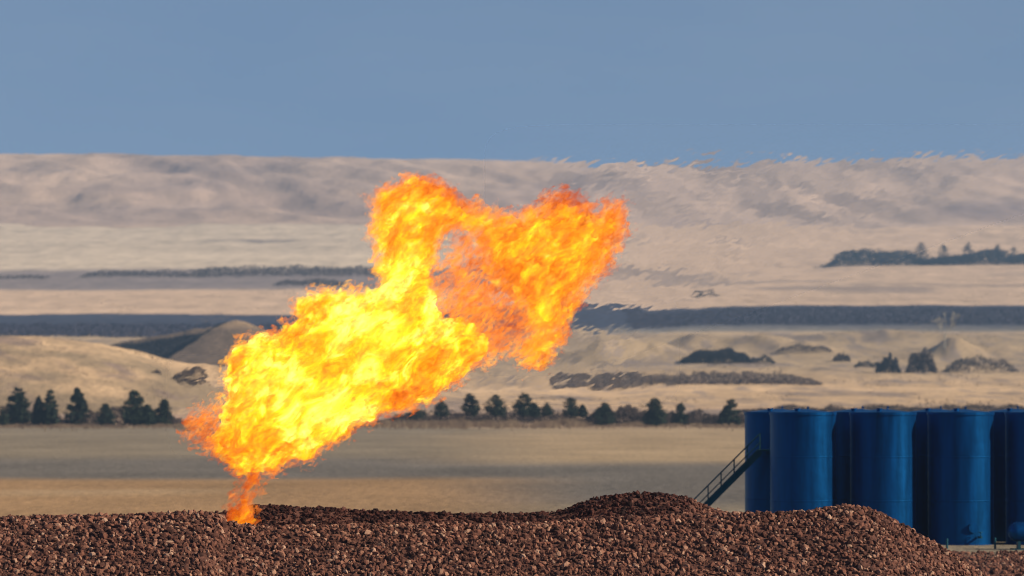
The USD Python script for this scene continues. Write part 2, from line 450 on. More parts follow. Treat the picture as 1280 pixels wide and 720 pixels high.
berm = thing('gravel_berm', kind='structure', label='berm of red scoria gravel round the flare pit, across the foreground')
bx, by = np.meshgrid(np.linspace(-32, 32, 340), np.linspace(107, 146, 210))
bz = berm_z(bx, by) - 0.012 + fb(bx, by, 0.5, 0.5, 3, 103) * 0.06
obj('soil', (np.stack([bx, by, bz], -1).reshape(-1, 3), grid_faces(*bx.shape)), 'scoria_soil', parent=berm, smooth=True)

ico0, ico1 = trimesh.creation.icosphere(subdivisions=0), trimesh.creation.icosphere(subdivisions=1)


def rocks(centres, sizes, seed, base=ico0):
    """Angular stones, one array of vertices per stone."""
    r = np.random.default_rng(seed)
    n, bv, bf = len(centres), np.array(base.vertices), np.array(base.faces)
    ax = r.uniform(0.6, 1.25, (n, 1, 3)) * np.array([1.15, 1.0, 0.8])
    v = bv[None] * (1 + r.uniform(-0.28, 0.28, (n, len(bv), 1))) * ax
    qq = r.normal(size=(n, 4))
    qq /= np.linalg.norm(qq, axis=1, keepdims=True)
    w, x, y, z = qq.T
    M = np.stack([1 - 2 * (y * y + z * z), 2 * (x * y - w * z), 2 * (x * z + w * y), 2 * (x * y + w * z), 1 - 2 * (x * x + z * z), 2 * (y * z - w * x),
                  2 * (x * z - w * y), 2 * (y * z + w * x), 1 - 2 * (x * x + y * y)], -1).reshape(n, 3, 3)
    v = np.einsum('nij,nkj->nki', M, v) * np.asarray(sizes)[:, None, None] + np.asarray(centres)[:, None]
    return v, bf


def joined(v, f):
    n, k = v.shape[:2]
    return v.reshape(-1, 3), (f[None] + (np.arange(n) * k)[:, None, None]).reshape(-1, 3)


def scatter(n, x0, x1, y0, y1, s0, s1, power, seed):
    r = np.random.default_rng(seed)
    x, y = r.uniform(x0, x1, n), r.uniform(y0, y1, n)
    s = s0 + (s1 - s0) * r.random(n) ** power
    return x, y, s


sx, sy, ss = scatter(46000, -17.2, 17.2, 113.8, 122.3, 0.026, 0.108, 2.2, 11)
sz = berm_z(sx, sy) + ss * 0.15
o = np.argsort(-ss + 0.02 * np.abs(sy - 118.0) / 4)
vis = np.abs(sx / sy * FPX) < 632
front_vis = vis & (sy < DF + 0.3) & ((EYE - sz) / sy * FPX + YH < 716)
big = [i for i in o if front_vis[i]][:300]
v, f = rocks(np.stack([sx, sy, sz], -1)[big], ss[big], 12, ico0)
for i in range(len(big)):
    obj('stone', (v[i], f), 'scoria', parent=berm, per=12)
rest = np.setdiff1d(np.arange(len(sx)), big)
v, f = rocks(np.stack([sx, sy, sz], -1)[rest], ss[rest], 13)
obj('gravel', joined(v, f), 'scoria', per=12, parent=berm, kind='stuff')
sx, sy, ss = scatter(26000, -17, 17, 128.8, 135.2, 0.03, 0.108, 2.2, 14)
sz = berm_z(sx, sy) + ss * 0.15
v, f = rocks(np.stack([sx, sy, sz], -1), ss, 15)
soot = (sx / sy * FPX + 640 < 700 + 160 * (sy > 132)) & (sy < DB + 0.4)
obj('gravel', joined(v[~soot], f), 'scoria', per=12, parent=berm, kind='stuff')
obj('sooty_gravel', joined(v[soot], f), 'sooty_scoria', per=12, parent=berm, kind='stuff', label='soot-darkened gravel on the inner face of the pit')
# loose stones on the pad edge in front of the tanks
sx, sy, ss = scatter(5000, 14, 31, 165, 208, 0.05, 0.16, 2.0, 16)
sz = ground_z(sx, sy) + ss * 0.3
v, f = rocks(np.stack([sx, sy, sz], -1), ss, 17)
obj('pad_gravel', joined(v, f), 'scoria', per=12, kind='stuff', label='loose red gravel on the pad in front of the tanks', category='gravel')

# ------------------------------------------------------------------ blue tanks
DT = 220.0
PM = FPX / DT
TR, TH = 41.0 / PM, 7.25


def make_tank(px, D, label, valve=False, base=0.0):
    t = thing('storage_tank', (X(px, D), D, base), rotz=float(rng.uniform(-8, 8)), label=label, category='tank', group='blue storage tanks in two rows')
    prof = [(TR, 0.0), (TR, 2.36), (TR + 0.012, 2.38), (TR + 0.012, 2.42), (TR, 2.44), (TR, 4.76), (TR + 0.012, 4.78), (TR + 0.012, 4.82), (TR, 4.84), (TR, TH - 0.1)]
    obj('shell', trimesh.creation.revolve([(0.0, 0.0)] + prof + [(TR - 0.05, TH - 0.1), (0.0, TH - 0.1)], sections=96), 'tank_blue', parent=t, smooth=30)
    obj('top_rim', trimesh.creation.revolve([(TR + 0.003, TH - 0.16), (TR + 0.05, TH - 0.16), (TR + 0.05, TH), (TR - 0.04, TH), (TR - 0.04, TH - 0.09), (TR + 0.003, TH - 0.16)], sections=96), 'tank_blue', parent=t, smooth=30)
    obj('roof', trimesh.creation.revolve([(0, TH - 0.09), (TR - 0.045, TH - 0.09), (TR - 0.045, TH - 0.02), (0.28, TH + 0.16), (0, TH + 0.17)], sections=64), 'tank_blue', parent=t, smooth=30)
    hatch = obj('thief_hatch', cat([trimesh.creation.cylinder(0.14, 0.16, sections=20).apply_translation((-0.4, -0.9, TH + 0.1)),
                                    trimesh.creation.cylinder(0.18, 0.04, sections=20).apply_translation((-0.4, -0.9, TH + 0.19))]), 'tank_blue', parent=t, smooth=30)
    obj('vent_pipe', cat([rod((0.3, 0.2, TH), (0.3, 0.2, TH + 0.3), 0.04, 12), rod((0.3, 0.2, TH + 0.3), (0.3, -0.05, TH + 0.25), 0.04, 12)]), 'tank_blue', parent=t, smooth=30)
    obj('base_ring', trimesh.creation.annulus(TR + 0.004, TR + 0.09, 0.06, sections=64).apply_translation((0, 0, 0.03)), 'tank_blue', parent=t, smooth=30)
    if valve:
        a = math.radians(-80)
        d = np.array([math.cos(a), math.sin(a), 0])
        c = d * TR + np.array([0, 0, 0.95])
        mw = obj('manway', cat([rod(c - d * 0.05, c + d * 0.08, 0.22, 28), rod(c + d * 0.08, c + d * 0.12, 0.27, 28)]), 'tank_blue', parent=t, smooth=30)
        obj('valve', cat([rod(d * TR + [0.3, 0, 0.45], d * (TR + 0.5) + [0.3, 0, 0.45], 0.06, 12), rod(d * (TR + 0.35) + [0.3, 0, 0.45], d * (TR + 0.35) + [0.3, 0, 0.72], 0.025, 8),
                          trimesh.creation.torus(0.11, 0.018, major_sections=18, minor_sections=6).apply_translation(d * (TR + 0.35) + [0.3, 0, 0.72])]), 'stair_paint', parent=t, smooth=30)
    return t


make_tank(1003.5, DT, 'blue steel tank whose foot is hidden by the gravel, right of the sloping stair')
make_tank(1103.5, DT, 'blue steel tank rising directly behind the steep right-hand gravel mound')
make_tank(1200.5, DT, 'blue steel tank with a manway near its base, its whole foot in view', valve=True)
make_tank(1297.5, DT, 'blue steel tank cut off by the right edge of the photograph')
make_tank(971, DT + 5.0, 'dark blue tank in the back row, leftmost, beside the sloping stair')
make_tank(1072, DT + 5.0, 'dark blue back-row tank seen in the narrow gap right of the first front tank')
make_tank(1169, DT + 5.0, 'dark blue back-row tank in the gap behind the gravel mound\'s right flank')
make_tank(1266, DT + 5.0, 'dark blue back-row tank in the rightmost gap above the small blue drum')

# stair up to the tank tops, running between the two rows
st = thing('steel_stair', (0, 0, 0), label='dark steel stair with handrail sloping up to the left tank', category='stair')
yS = DT + 2.5
foot, head = np.array([X(836, yS), Z(687, yS)]), np.array([X(950, yS), Z(564, yS)])
foot[1] = 0.0
dirn = (head - foot) / np.linalg.norm(head - foot)
for k, yy in enumerate((yS - 0.33, yS + 0.33)):
    L = np.linalg.norm(head - foot)
    th = math.atan2(dirn[1], dirn[0])
    b = trimesh.creation.box((L, 0.06, 0.34))
    b.apply_transform(trimesh.transformations.rotation_matrix(-th, (0, 1, 0)))
    b.apply_translation(((foot[0] + head[0]) / 2, yy, (foot[1] + head[1]) / 2))
    obj('stringer', b, 'stair_paint', parent=st)
obj('landing', box((0.8, 1.5, 0.08), (head[0] + 0.35, yS + 0.35, head[1] + 0.06)), 'stair_paint', parent=st)
nst = 22
for k in range(1, nst):
    p = foot + (head - foot) * k / nst
    obj('tread', box((0.24, 0.6, 0.035), (p[0], yS, p[1] + 0.05)), 'stair_paint', parent=st)
for yy in (yS - 0.36, yS + 0.36):
    up = np.array([0, 0, 1.0])
    A3, B3 = np.array([foot[0], yy, foot[1]]), np.array([head[0], yy, head[1]])
    parts = [rod(A3 + up * 1.0, B3 + up * 1.0, 0.022), rod(A3 + up * 0.5, B3 + up * 0.5, 0.016)]
    obj('handrail', cat(parts), 'stair_paint', parent=st)
    for k in range(0, 8):
        p = A3 + (B3 - A3) * k / 7.0
        obj('post', rod(p, p + up * 1.0, 0.02), 'stair_paint', parent=st)
# bollards and drum
for k, (px, h) in enumerate([(1183, 0.5), (1243, 0.55)]):
    D = 213.0
    b = thing('bollard', (X(px, D), D, 0), category='bollard',
              label=['short dark steel post before the fully visible tank, the left one', 'short dark steel post before the tanks, next to the blue drum'][k], group='short posts before the tanks')
    obj('post', rod((0, 0, -0.05), (0, 0, h), 0.06, 14), 'stair_paint', parent=b, smooth=30)
    obj('cap', trimesh.creation.icosphere(subdivisions=2, radius=0.06).apply_translation((0, 0, h)), 'stair_paint', parent=b, smooth=True)
D = 212.0
dr = thing('blue_drum', (X(1283, D), D, 0), label='small rounded blue vessel on a skid at the right edge', category='vessel')
cap = trimesh.creation.capsule(height=1.3, radius=0.52, count=[24, 24])
cap.apply_transform(trimesh.transformations.rotation_matrix(math.pi / 2, (0, 1, 0)))
cap.apply_translation((0.15, 0, 0.95))
obj('body', cap, 'tank_blue', parent=dr, smooth=True)
for s in (-0.45, 0.65):
    obj('saddle', cat([box((0.14, 0.8, 0.45), (s, 0, 0.24))]), 'stair_paint', parent=dr)
obj('skid', cat([box((1.9, 0.1, 0.1), (0.1, -0.4, 0.02)), box((1.9, 0.1, 0.1), (0.1, 0.4, 0.02))]), 'stair_paint', parent=dr)


# ------------------------------------------------------------------ trees and brush
def clumps(P, size, seed, flat=0.6):
    """Leaf clumps: small bent quads, one island each."""
    r = np.random.default_rng(seed)
    n = len(P)
    a, b = r.normal(size=(n, 3)), r.normal(size=(n, 3))
    a[:, 2] *= flat
    a /= np.linalg.norm(a, axis=1, keepdims=True)
    b -= (a * b).sum(1, keepdims=True) * a
    b /= np.linalg.norm(b, axis=1, keepdims=True)
    s = (size * r.uniform(0.6, 1.4, n))[:, None]
    c = np.cross(a, b)
    v = np.stack([P - a * s, P - b * s * 0.5 + c * s * 0.2, P + a * s, P + b * s * 0.5 + c * s * 0.2], 1)
    f = np.array([[0, 1, 2], [0, 2, 3]])
    return joined(v, f)


def conifer_points(h, w, n, seed, squat=1.0, lean=0.0):
    r = np.random.default_rng(seed)
    nb = 96
    t = np.sort(r.random(nb)) ** 1.1
    t[-2:] = (0.95, 0.99)
    prof = np.where(t < 0.2, 0.72 + t * 1.2, np.clip(1 - (t - 0.2) / 0.83, 0, 1) ** r.uniform(0.55, 0.8)) + 0.03
    ln = w / 2 * prof * r.uniform(0.82, 1.18, nb)
    ph = r.uniform(0, 2 * np.pi, nb)
    k = r.choice(nb, n, p=(ln + 0.05 * w) / (ln + 0.05 * w).sum())
    along = r.random(n) ** 0.6
    sag = r.uniform(-0.1, 0.45, nb)
    rad = ln[k] * along
    sp = 0.075 * w
    P = np.stack([rad * np.cos(ph[k]), rad * np.sin(ph[k]), h * (0.05 + 0.93 * t[k]) + sag[k] * rad * (along - 0.3)], -1) + r.normal(size=(n, 3)) * sp * [0.6, 0.6, 0.55] * (1 - 0.6 * t[k])[:, None]
    P[:, 0] += lean * P[:, 2]
    P[:, 2] = np.clip(P[:, 2], 0.0, h)
    return P


def conifer(px, py_top, py_base, wpx, D, label, name='cedar_tree', group='dark cedars along the field edge', matn='needles', n=3600, twin=None):
    base = Z(py_base, D)
    h, w = (py_base - py_top) * D / FPX, wpx * D / FPX
    seed = int(px)
    t = thing(name, (X(px, D), D, base), label=label, category='tree', group=group)
    pts = [conifer_points(h, w, n, seed, lean=0.02 * math.sin(px))]
    if twin:
        dx, hh, ww = twin
        pts.append(conifer_points(h * hh, w * ww, int(n * 0.7), seed + 5) + [dx * D / FPX, 0.5, 0])
    tr = [trimesh.creation.cone(radius=0.035 * h, height=h * 0.9, sections=8).apply_translation((0, 0, -0.6))]
    obj('trunk', cat(tr), 'bark', parent=t)
    obj('crown', clumps(np.vstack(pts), 0.036 * h, seed, 1.0), matn, per=4, parent=t)


DC = 1112.0
rowL = [(4, 512, 533, 15, 'cedar cut by the left edge of the photograph', None), (23, 484, 533, 34, 'broad tall cedar, first whole one from the left edge', None),
        (63, 487, 532, 26, 'forked cedar with a shorter left top, below the straw hill', (-15, 0.82, 0.75)), (96, 484, 533, 30, 'tallest slim cedar of the left group, right of the forked one', None),
        (132, 504, 532, 26, 'small cedar standing between two taller ones at left', None), (169, 488, 533, 36, 'bushy wide cedar at left with a ragged round top', (15, 0.6, 0.7)),
        (206, 499, 532, 28, 'short cedar at the right end of the left row, near the flame', None)]
rowR = [(521, 511, 524, 28, 'low dark cedar just under the flame\'s lower edge', None), (552, 500, 521, 22, 'faint cedar beside the flame, behind the grassy bank', None),
        (589, 486, 521, 22, 'slim pointed cedar first right of the flame', None), (620, 489, 520, 30, 'wide low cedar on the grassy bank', None),
        (655, 487, 521, 30, 'tall cedar with low skirts at the middle of the bank', (12, 0.55, 0.7)), (684, 502, 520, 17, 'tiny cedar on the bank between two larger ones', None),
        (714, 494, 522, 24, 'cedar with an offset low right shoulder at the bank\'s end', (14, 0.6, 0.6)),
        (755, 502, 533, 28, 'round cedar alone on the level field edge', None), (818, 496, 534, 34, 'largest cedar of the right row, dense and broad', None),
        (850, 503, 533, 20, 'slim cedar close to the right side of the largest one', None), (914, 498, 535, 26, 'cedar right beside the dark tank, top forked', (-8, 0.7, 0.8))]
for i, (px, a, b, w, lab, tw) in enumerate(rowL + rowR):
    conifer(px, a, b, w, DC + (i * 37 % 23) - 8, lab, twin=tw)


def brush_strip(name, spec, matn, seed, label, category='brush', csize=0.5):
    """spec: rows of (px0, px1, D, height_m, depth_m, clumps)."""
    r = np.random.default_rng(seed)
    P = []
    for px0, px1, D, h, dep, n in spec:
        x = X(r.uniform(px0, px1, n), D)
        y = D + r.uniform(-dep, dep, n)
        env = np.clip(0.3 + 2.4 * (fb(x, y, 0.016 * D / 5, 40, 4, seed) + 0.2), 0.05, 1.2)
        endf = sstep(X(px0, D), X(px0 + 0.15 * (px1 - px0), D), x) * (1 - sstep(X(px1 - 0.15 * (px1 - px0), D), X(px1, D), x))
        z = h * env * (0.25 + 0.75 * endf) * r.random(n) ** 0.9
        P.append(np.stack([x, y, ground_z(x, y) + z], -1))
    P = np.vstack(P)
    obj(name, clumps(P, csize, seed + 1, 1.5), matn, per=4, label=label, category=category, kind='stuff')


brush_strip('brush', [(-60, 250, 1128, 4.6, 8, 12000), (470, 740, 1140, 2.6, 10, 9000), (725, 950, 1140, 5.0, 10, 15000), (915, 1330, 1330, 2.4, 12, 12000)], 'twigs', 131, 'purple-brown leafless brush behind the cedar row', csize=0.3)
brush_strip('hedge', [(105, 260, 3640, 3.6, 40, 2000), (240, 480, 3680, 5.0, 70, 5000), (345, 430, 3430, 3.6, 40, 1400), (-40, 60, 3600, 2.5, 30, 600)], 'sage', 141, 'thin dark hedge line across the far pale field at left', csize=1.0)
brush_strip('scrub', [(690, 850, 1830, 2.6, 40, 12000), (830, 1020, 1800, 3.4, 40, 12000)], 'scrub', 151, 'long low band of brown scrub in the straw field at right', csize=0.55)

# grass along the field edge, and tufts and low scrub over the plain
def tufts(name, gx, gy, h, wd, matn, seed, **kw):
    r = np.random.default_rng(seed)
    n = len(gx)
    gz = ground_z(gx, gy) - 0.05
    v = np.stack([np.stack([gx - wd, gy, gz], -1), np.stack([gx + wd, gy + 0.05, gz], -1), np.stack([gx + r.uniform(-0.5, 0.5, n), gy + r.uniform(-.3, .3, n), gz + h], -1)], 1)
    obj(name, joined(v, np.array([[0, 1, 2]])), matn, per=3, kind='stuff', **kw)


r = np.random.default_rng(161)
n = 60000
gx = X(r.uniform(-20, 1300, n), 1080)
gy = 1124 - r.exponential(17, n) * (0.35 + 1.3 * np.clip(fb(gx, gx * 0, 9, 1, 4, 163) + 0.5, 0, 1))
cl = fb(gx, gy, 3.5, 10, 4, 162)
keep = (cl > -0.07 + 0.2 * r.random(n)) & (gy > 960)
gx, gy, cl = gx[keep], gy[keep], cl[keep]
bank = (gx > X(475, 1080)) & (gx < X(735, 1080))
tufts('dry_grass', gx, gy, r.uniform(0.25, 1.0, len(gx)) * (0.6 + 2.2 * (cl + 0.1)) * (1 + 1.1 * bank), r.uniform(0.08, 0.25, len(gx)), 'dry_grass', 164,
      label='tall reddish dry grass along the foot of the cedars', category='grass')
n = 90000
gy = r.uniform(1240, 3300, n)
gx = gy * r.uniform(-0.14, 0.14, n)
keep = fb(gx, gy, 26, 120, 5, 167) > 0.03 + 0.14 * r.random(n)
gx, gy = gx[keep], gy[keep]
u = gx / gy * FPX + 640
keep = ~((u < 300) & (gy < 1900)) & ~((u > 80) & (u < 420) & (gy < 2260))
gx, gy = gx[keep], gy[keep]
P = np.stack([gx, gy, ground_z(gx, gy) + r.uniform(0.1, 0.9, len(gx))], -1)
obj('tussocks', clumps(P, 0.4, 168, 1.2), 'tussock', per=4, kind='stuff', label='low straw-brown tussocks dotted over the straw slopes', category='tussocks')
n = 16000
hx, hy = r.uniform(-330, -100, n), r.uniform(1300, 1640, n)
keep = fb(hx, hy, 11, 30, 4, 74) > 0.05 + 0.12 * r.random(n)
hx, hy = hx[keep], hy[keep]
P = np.stack([hx, hy, hill_h(hx, hy) + r.uniform(0.0, 0.5, len(hx))], -1)
obj('hill_scrub', clumps(P, 0.33, 169, 1.2), 'tussock', per=4, kind='stuff', label='low brown scrub in the folds of the straw hill', category='scrub')
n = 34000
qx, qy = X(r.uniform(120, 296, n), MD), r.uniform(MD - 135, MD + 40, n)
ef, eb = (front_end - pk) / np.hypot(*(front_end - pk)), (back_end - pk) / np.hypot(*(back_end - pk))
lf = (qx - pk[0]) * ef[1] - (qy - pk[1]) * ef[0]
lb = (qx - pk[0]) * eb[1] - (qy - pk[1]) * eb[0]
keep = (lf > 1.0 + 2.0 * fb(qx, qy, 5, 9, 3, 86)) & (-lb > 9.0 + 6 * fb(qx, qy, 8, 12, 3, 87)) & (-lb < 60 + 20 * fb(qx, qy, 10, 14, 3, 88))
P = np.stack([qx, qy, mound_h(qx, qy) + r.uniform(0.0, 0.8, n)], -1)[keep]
obj('hollow_shade_clumps', clumps(P, 0.8, 170, 0.8), 'dark_twigs', per=4, kind='stuff', label='dark clumps added to stand for the shade in the hollow of the brown mound', category='scrub')  # shade of the hollow made with added near-black clumps


def thicket(px, D, py_top, py_base, wpx, label, name='thicket', matn='dark_twigs', n=1500, flat=0.5, group=None, csize=None, rough=0.45):
    D = hit(px, py_base, D - 450, D + 900) if py_base < 460 or px > 400 else D
    h, w = (py_base - py_top) * D / FPX, wpx * D / FPX
    r = np.random.default_rng(int(px) + 3)
    t = thing(name, (X(px, D), D, Z(py_base, D)), label=label, category='bush', group=group)
    u = r.uniform(-1, 1, n)
    env = (1 - np.abs(u) ** (3.2 if w > 2.5 * h else 2.0)) ** 0.75 * (0.8 + (0.4 if wpx == 86 else 1.1) * (fbm(np.stack([u * 5, np.zeros(n), np.full(n, px)], -1), 4, 5) - 0.5))
    z = h * env * r.random(n) ** 0.6
    obj('branches', clumps(np.stack([u * w / 2, r.uniform(-0.35, 0.35, n) * w, z], -1), csize or 0.05 * h + 0.2, int(px)), matn, per=4, parent=t)


thicket(896, 2190, 433, 453.5, 86, 'wide blue-black dome-shaped thicket in the middle distance', n=6000, matn='dark_twigs')
thicket(1152, 2080, 430, 466, 36, 'tall grey-brown round bush left of the tan cone', matn='sage', n=1500)
thicket(1110, 2090, 442, 466, 30, 'ragged dark bush left of the tall round one', n=1500)
thicket(1085, 2100, 450, 459, 34, 'low dark sprig left of the ragged bush', n=900)
thicket(1052, 2150, 438, 452, 22, 'small lone grey bush between the thicket and the ragged bush', matn='sage', n=900)
thicket(1225, 2060, 446, 465, 90, 'broad brown scrub clump right of the tan cone', matn='sage', n=1500)
thicket(1205, 2070, 447, 456, 30, 'dark bush in front of the tan cone', n=900)
thicket(860, 2170, 443, 453, 22, 'little dark bush touching the left end of the thicket', n=900)
thicket(952, 2170, 444, 454, 34, 'low dark bush just right of the thicket', n=900)
thicket(1005, 2300, 430, 440, 70, 'thin scrub line on a knoll right of the thicket', matn='sage', n=1800)
thicket(880, 3250, 358, 366, 36, 'small dark bush alone on the pale far slope', n=900)
thicket(190, 1500, 462, 470, 26, 'small dark bush on the flank of the straw hill', matn='twigs', n=900)
thicket(236, 1490, 466, 478, 44, 'brown bush low on the hill\'s right end', matn='twigs', n=1200)

brush_strip('dark_clumps', [(-60, 420, 2600, 2.2, 95, 20000), (780, 1340, 2850, 2.0, 130, 24000)], 'slate_clumps', 145, 'long blue-grey strip of low clumps across the whole plain', csize=0.9)  # low slate-coloured clumps over the long dark strip
# far shelterbelt
DS = hit(1150, 331, 3400, 4800)
r = np.random.default_rng(181)
n = 16000
sx = X(r.uniform(1028, 1420, n), DS)
sy = DS + r.uniform(-40, 40, n)
pxs = sx / DS * FPX + 640
sh = 19.0 * np.clip(0.68 + 1.6 * fb(sx, sy, 22, 999, 3, 182), 0.3, 1.0) * sstep(1026, 1050, pxs)
P = np.stack([sx, sy, ground_z(sx, np.full(n, DS)) - 1 + sh * r.random(n) ** 0.7], -1)
zoff = Z(331, DS) - ground_z(np.array([X(1150, DS)]), np.array([DS]))[0]
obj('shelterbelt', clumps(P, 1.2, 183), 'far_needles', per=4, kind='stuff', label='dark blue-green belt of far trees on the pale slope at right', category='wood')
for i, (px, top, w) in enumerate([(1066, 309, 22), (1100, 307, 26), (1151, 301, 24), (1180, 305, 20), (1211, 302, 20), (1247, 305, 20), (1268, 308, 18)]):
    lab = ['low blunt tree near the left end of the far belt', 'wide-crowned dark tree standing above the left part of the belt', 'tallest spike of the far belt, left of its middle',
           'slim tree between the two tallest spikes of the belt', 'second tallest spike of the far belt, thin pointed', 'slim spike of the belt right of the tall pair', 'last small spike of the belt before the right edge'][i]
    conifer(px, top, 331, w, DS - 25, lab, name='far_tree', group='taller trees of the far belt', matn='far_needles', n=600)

# pale bare tree above the bushes
DB2 = hit(1181, 436, 1900, 2900)
bt = thing('bare_tree', (X(1181, DB2), DB2, Z(438, DB2)), label='pale leafless tree standing against the dark strip above the cone', category='tree')
rb = np.random.default_rng(191)
segs = []


def grow(p, d, L, rad, depth):
    e = p + d * L
    segs.append((p, e, rad))
    if depth == 0:
        return
    for k in range(3):
        nd = d + rb.normal(size=3) * 0.42 + [0, 0, 0.12]
        grow(e - d * L * rb.uniform(0, 0.3), nd / np.linalg.norm(nd), L * rb.uniform(0.62, 0.82), rad * 0.6, depth - 1)


grow(np.array([0, 0, 0.0]), np.array([0.0, 0, 1.0]), 8.0, 0.3, 4)
obj('trunk', rod(segs[0][0], segs[0][1], segs[0][2], 8), 'bare_wood', parent=bt)
obj('crown', cat([trimesh.creation.cylinder(radius=max(s[2], 0.11), segment=[s[0], s[1]], sections=4) for s in segs[1:]]), 'bare_wood', parent=bt)


# ------------------------------------------------------------------ the flame
def surface_nets(F, origin, h):
    s = F > 0
    nx, ny, nz = F.shape
    pos, cnt = np.zeros((nx - 1, ny - 1, nz - 1, 3), np.float32), np.zeros((nx - 1, ny - 1, nz - 1), np.float32)
    sl = lambda o, m: slice(o, m - 1 + o)
    offs = [(i, j, k) for i in (0, 1) for j in (0, 1) for k in (0, 1)]
    for a in offs:
        for ax in range(3):
            if a[ax]:
                continue
            b = list(a)
            b[ax] = 1
            fa = F[sl(a[0], nx), sl(a[1], ny), sl(a[2], nz)]
            fb_ = F[sl(b[0], nx), sl(b[1], ny), sl(b[2], nz)]
            c = (fa > 0) != (fb_ > 0)
            t = np.where(c, fa / np.where(c, fa - fb_, 1), 0)
            for k in range(3):
                pos[..., k] += np.where(c, a[k] + (t if k == ax else 0), 0)
            cnt += c
    on = cnt > 0
    idx = -np.ones(on.shape, np.int64)
    idx[on] = np.arange(on.sum())
    base = np.argwhere(on)
    v = (base + pos[on] / cnt[on][:, None]) * h + origin
    quads = []
    for ax in range(3):
        u_, w_ = (ax + 1) % 3, (ax + 2) % 3
        lo = [slice(1, -1)] * 3
        lo[ax] = slice(0, -1)
        hi = list(lo)
        hi[ax] = slice(1, None)
        A_, B_ = s[tuple(lo)], s[tuple(hi)]
        for flip in (False, True):
            w = np.argwhere((A_ & ~B_) if not flip else (~A_ & B_)) + [1 if k != ax else 0 for k in range(3)]
            e1, e2 = np.zeros(3, int), np.zeros(3, int)
            e1[u_], e2[w_] = 1, 1
            qd = np.stack([idx[tuple((w - e1 - e2).T)], idx[tuple((w - e2).T)], idx[tuple(w.T)], idx[tuple((w - e1).T)]], -1)
            quads.append(qd[:, ::-1] if flip else qd)
    return v, np.vstack(quads)


def inside(poly, W, H, x0, y0, step):
    from shapely import Polygon, contains_xy
    g = Polygon(poly).buffer(0)
    xx, yy = np.meshgrid(x0 + np.arange(W) * step, y0 + np.arange(H) * step, indexing='ij')
    return contains_xy(g, xx, yy)


FD = 123.0
fpm = FPX / FD
step = 2.2
fx0, fx1, fy0, fy1 = 215, 815, 195, 672
W, H = int((fx1 - fx0) / step), int((fy1 - fy0) / step)
hh_ = step / fpm
polyA = [(300, 589), (330, 588), (352, 582), (368, 572), (385, 577), (400, 558), (425, 547), (450, 530), (480, 514), (510, 509), (540, 497), (560, 480),
         (585, 462), (610, 440), (612, 420), (590, 405), (575, 400), (556, 402), (545, 385), (542, 355), (535, 335), (515, 338), (500, 352), (470, 362), (440, 368), (410, 364), (385, 371),
         (370, 385), (373, 400), (356, 405), (350, 416), (325, 418), (300, 436), (285, 450), (284, 475), (290, 488), (282, 500), (276, 512), (276, 530), (266, 545), (270, 570)]
polyB = [(492, 372), (478, 352), (472, 335), (474, 312), (464, 290), (469, 262), (467, 246), (482, 234), (502, 224), (520, 218), (545, 226), (563, 237), (578, 250), (588, 280), (566, 286), (548, 300),
         (545, 325), (535, 345), (524, 345), (516, 372)]
polyC = [(560, 262), (580, 250), (600, 260), (625, 264), (650, 264), (670, 257), (688, 241), (710, 238), (735, 249), (747, 263), (760, 252), (778, 254), (785, 268), (776, 300), (762, 330), (748, 350),
         (730, 372), (715, 397), (700, 425), (688, 446), (665, 463), (652, 460), (646, 447), (660, 415), (650, 390), (632, 365), (615, 350), (600, 340), (602, 318), (590, 300), (566, 288)]
polyD = [(530, 395), (545, 350), (552, 312), (572, 284), (600, 290), (630, 330), (650, 372), (668, 410), (652, 448), (625, 450), (590, 462), (570, 455), (555, 420)]
polyE = [(232, 545), (232, 520), (246, 508), (262, 512), (268, 496), (290, 488), (292, 520), (270, 545), (262, 565), (252, 552), (244, 560)]
polyN = [(283, 655), (318, 655), (321, 640), (320, 622), (326, 604), (330, 580), (302, 580), (306, 600), (300, 618), (288, 632)]
nw = 2 * int(2.0 / hh_) + 1
wv = (np.arange(nw) - nw // 2) * hh_
uu = fx0 + np.arange(W) * step
vv = fy0 + np.arange(H) * step
Ug, Wg, Vg = np.meshgrid(uu, wv, vv, indexing='ij')
xyz = np.stack([X(Ug, FD), Wg, Z(Vg, FD)], -1)
q3 = xyz + 0.35 * np.stack([fbm(xyz * 1.3 + 5 * k, 2, 201 + k) - 0.5 for k in range(3)], -1)
lump = 0.75 * (fbm(q3 * 1.9, 3, 205) - 0.5)
fine = fbm(q3 * 6.5, 3, 207) - 0.5


def flame_mesh(spec, swell, a_lump, a_fine):
    F = np.full(Ug.shape, -9.0, np.float32)
    for poly, w0, Rr, thin in spec:
        m = inside(poly, W, H, fx0, fy0, step)
        d = gaussian_filter(distance_transform_edt(m) - distance_transform_edt(~m), 1.2) * hh_
        F = np.maximum(F, (d + thin)[:, None, :] - (Wg - w0) ** 2 / (2 * Rr))
    F = F + a_lump * lump + a_fine * fine + swell
    F[:2] = F[-2:] = -1
    F[:, :2] = F[:, -2:] = -1
    F[:, :, :2] = F[:, :, -2:] = -1
    v, f = surface_nets(F[:, :, ::-1].astype(np.float32), np.array([0, 0, 0.0]), 1.0)
    return np.stack([X(fx0 + v[:, 0] * step, FD), (v[:, 1] - nw // 2) * hh_ + FD, Z(fy0 + (H - 1 - v[:, 2]) * step, FD)], -1), f


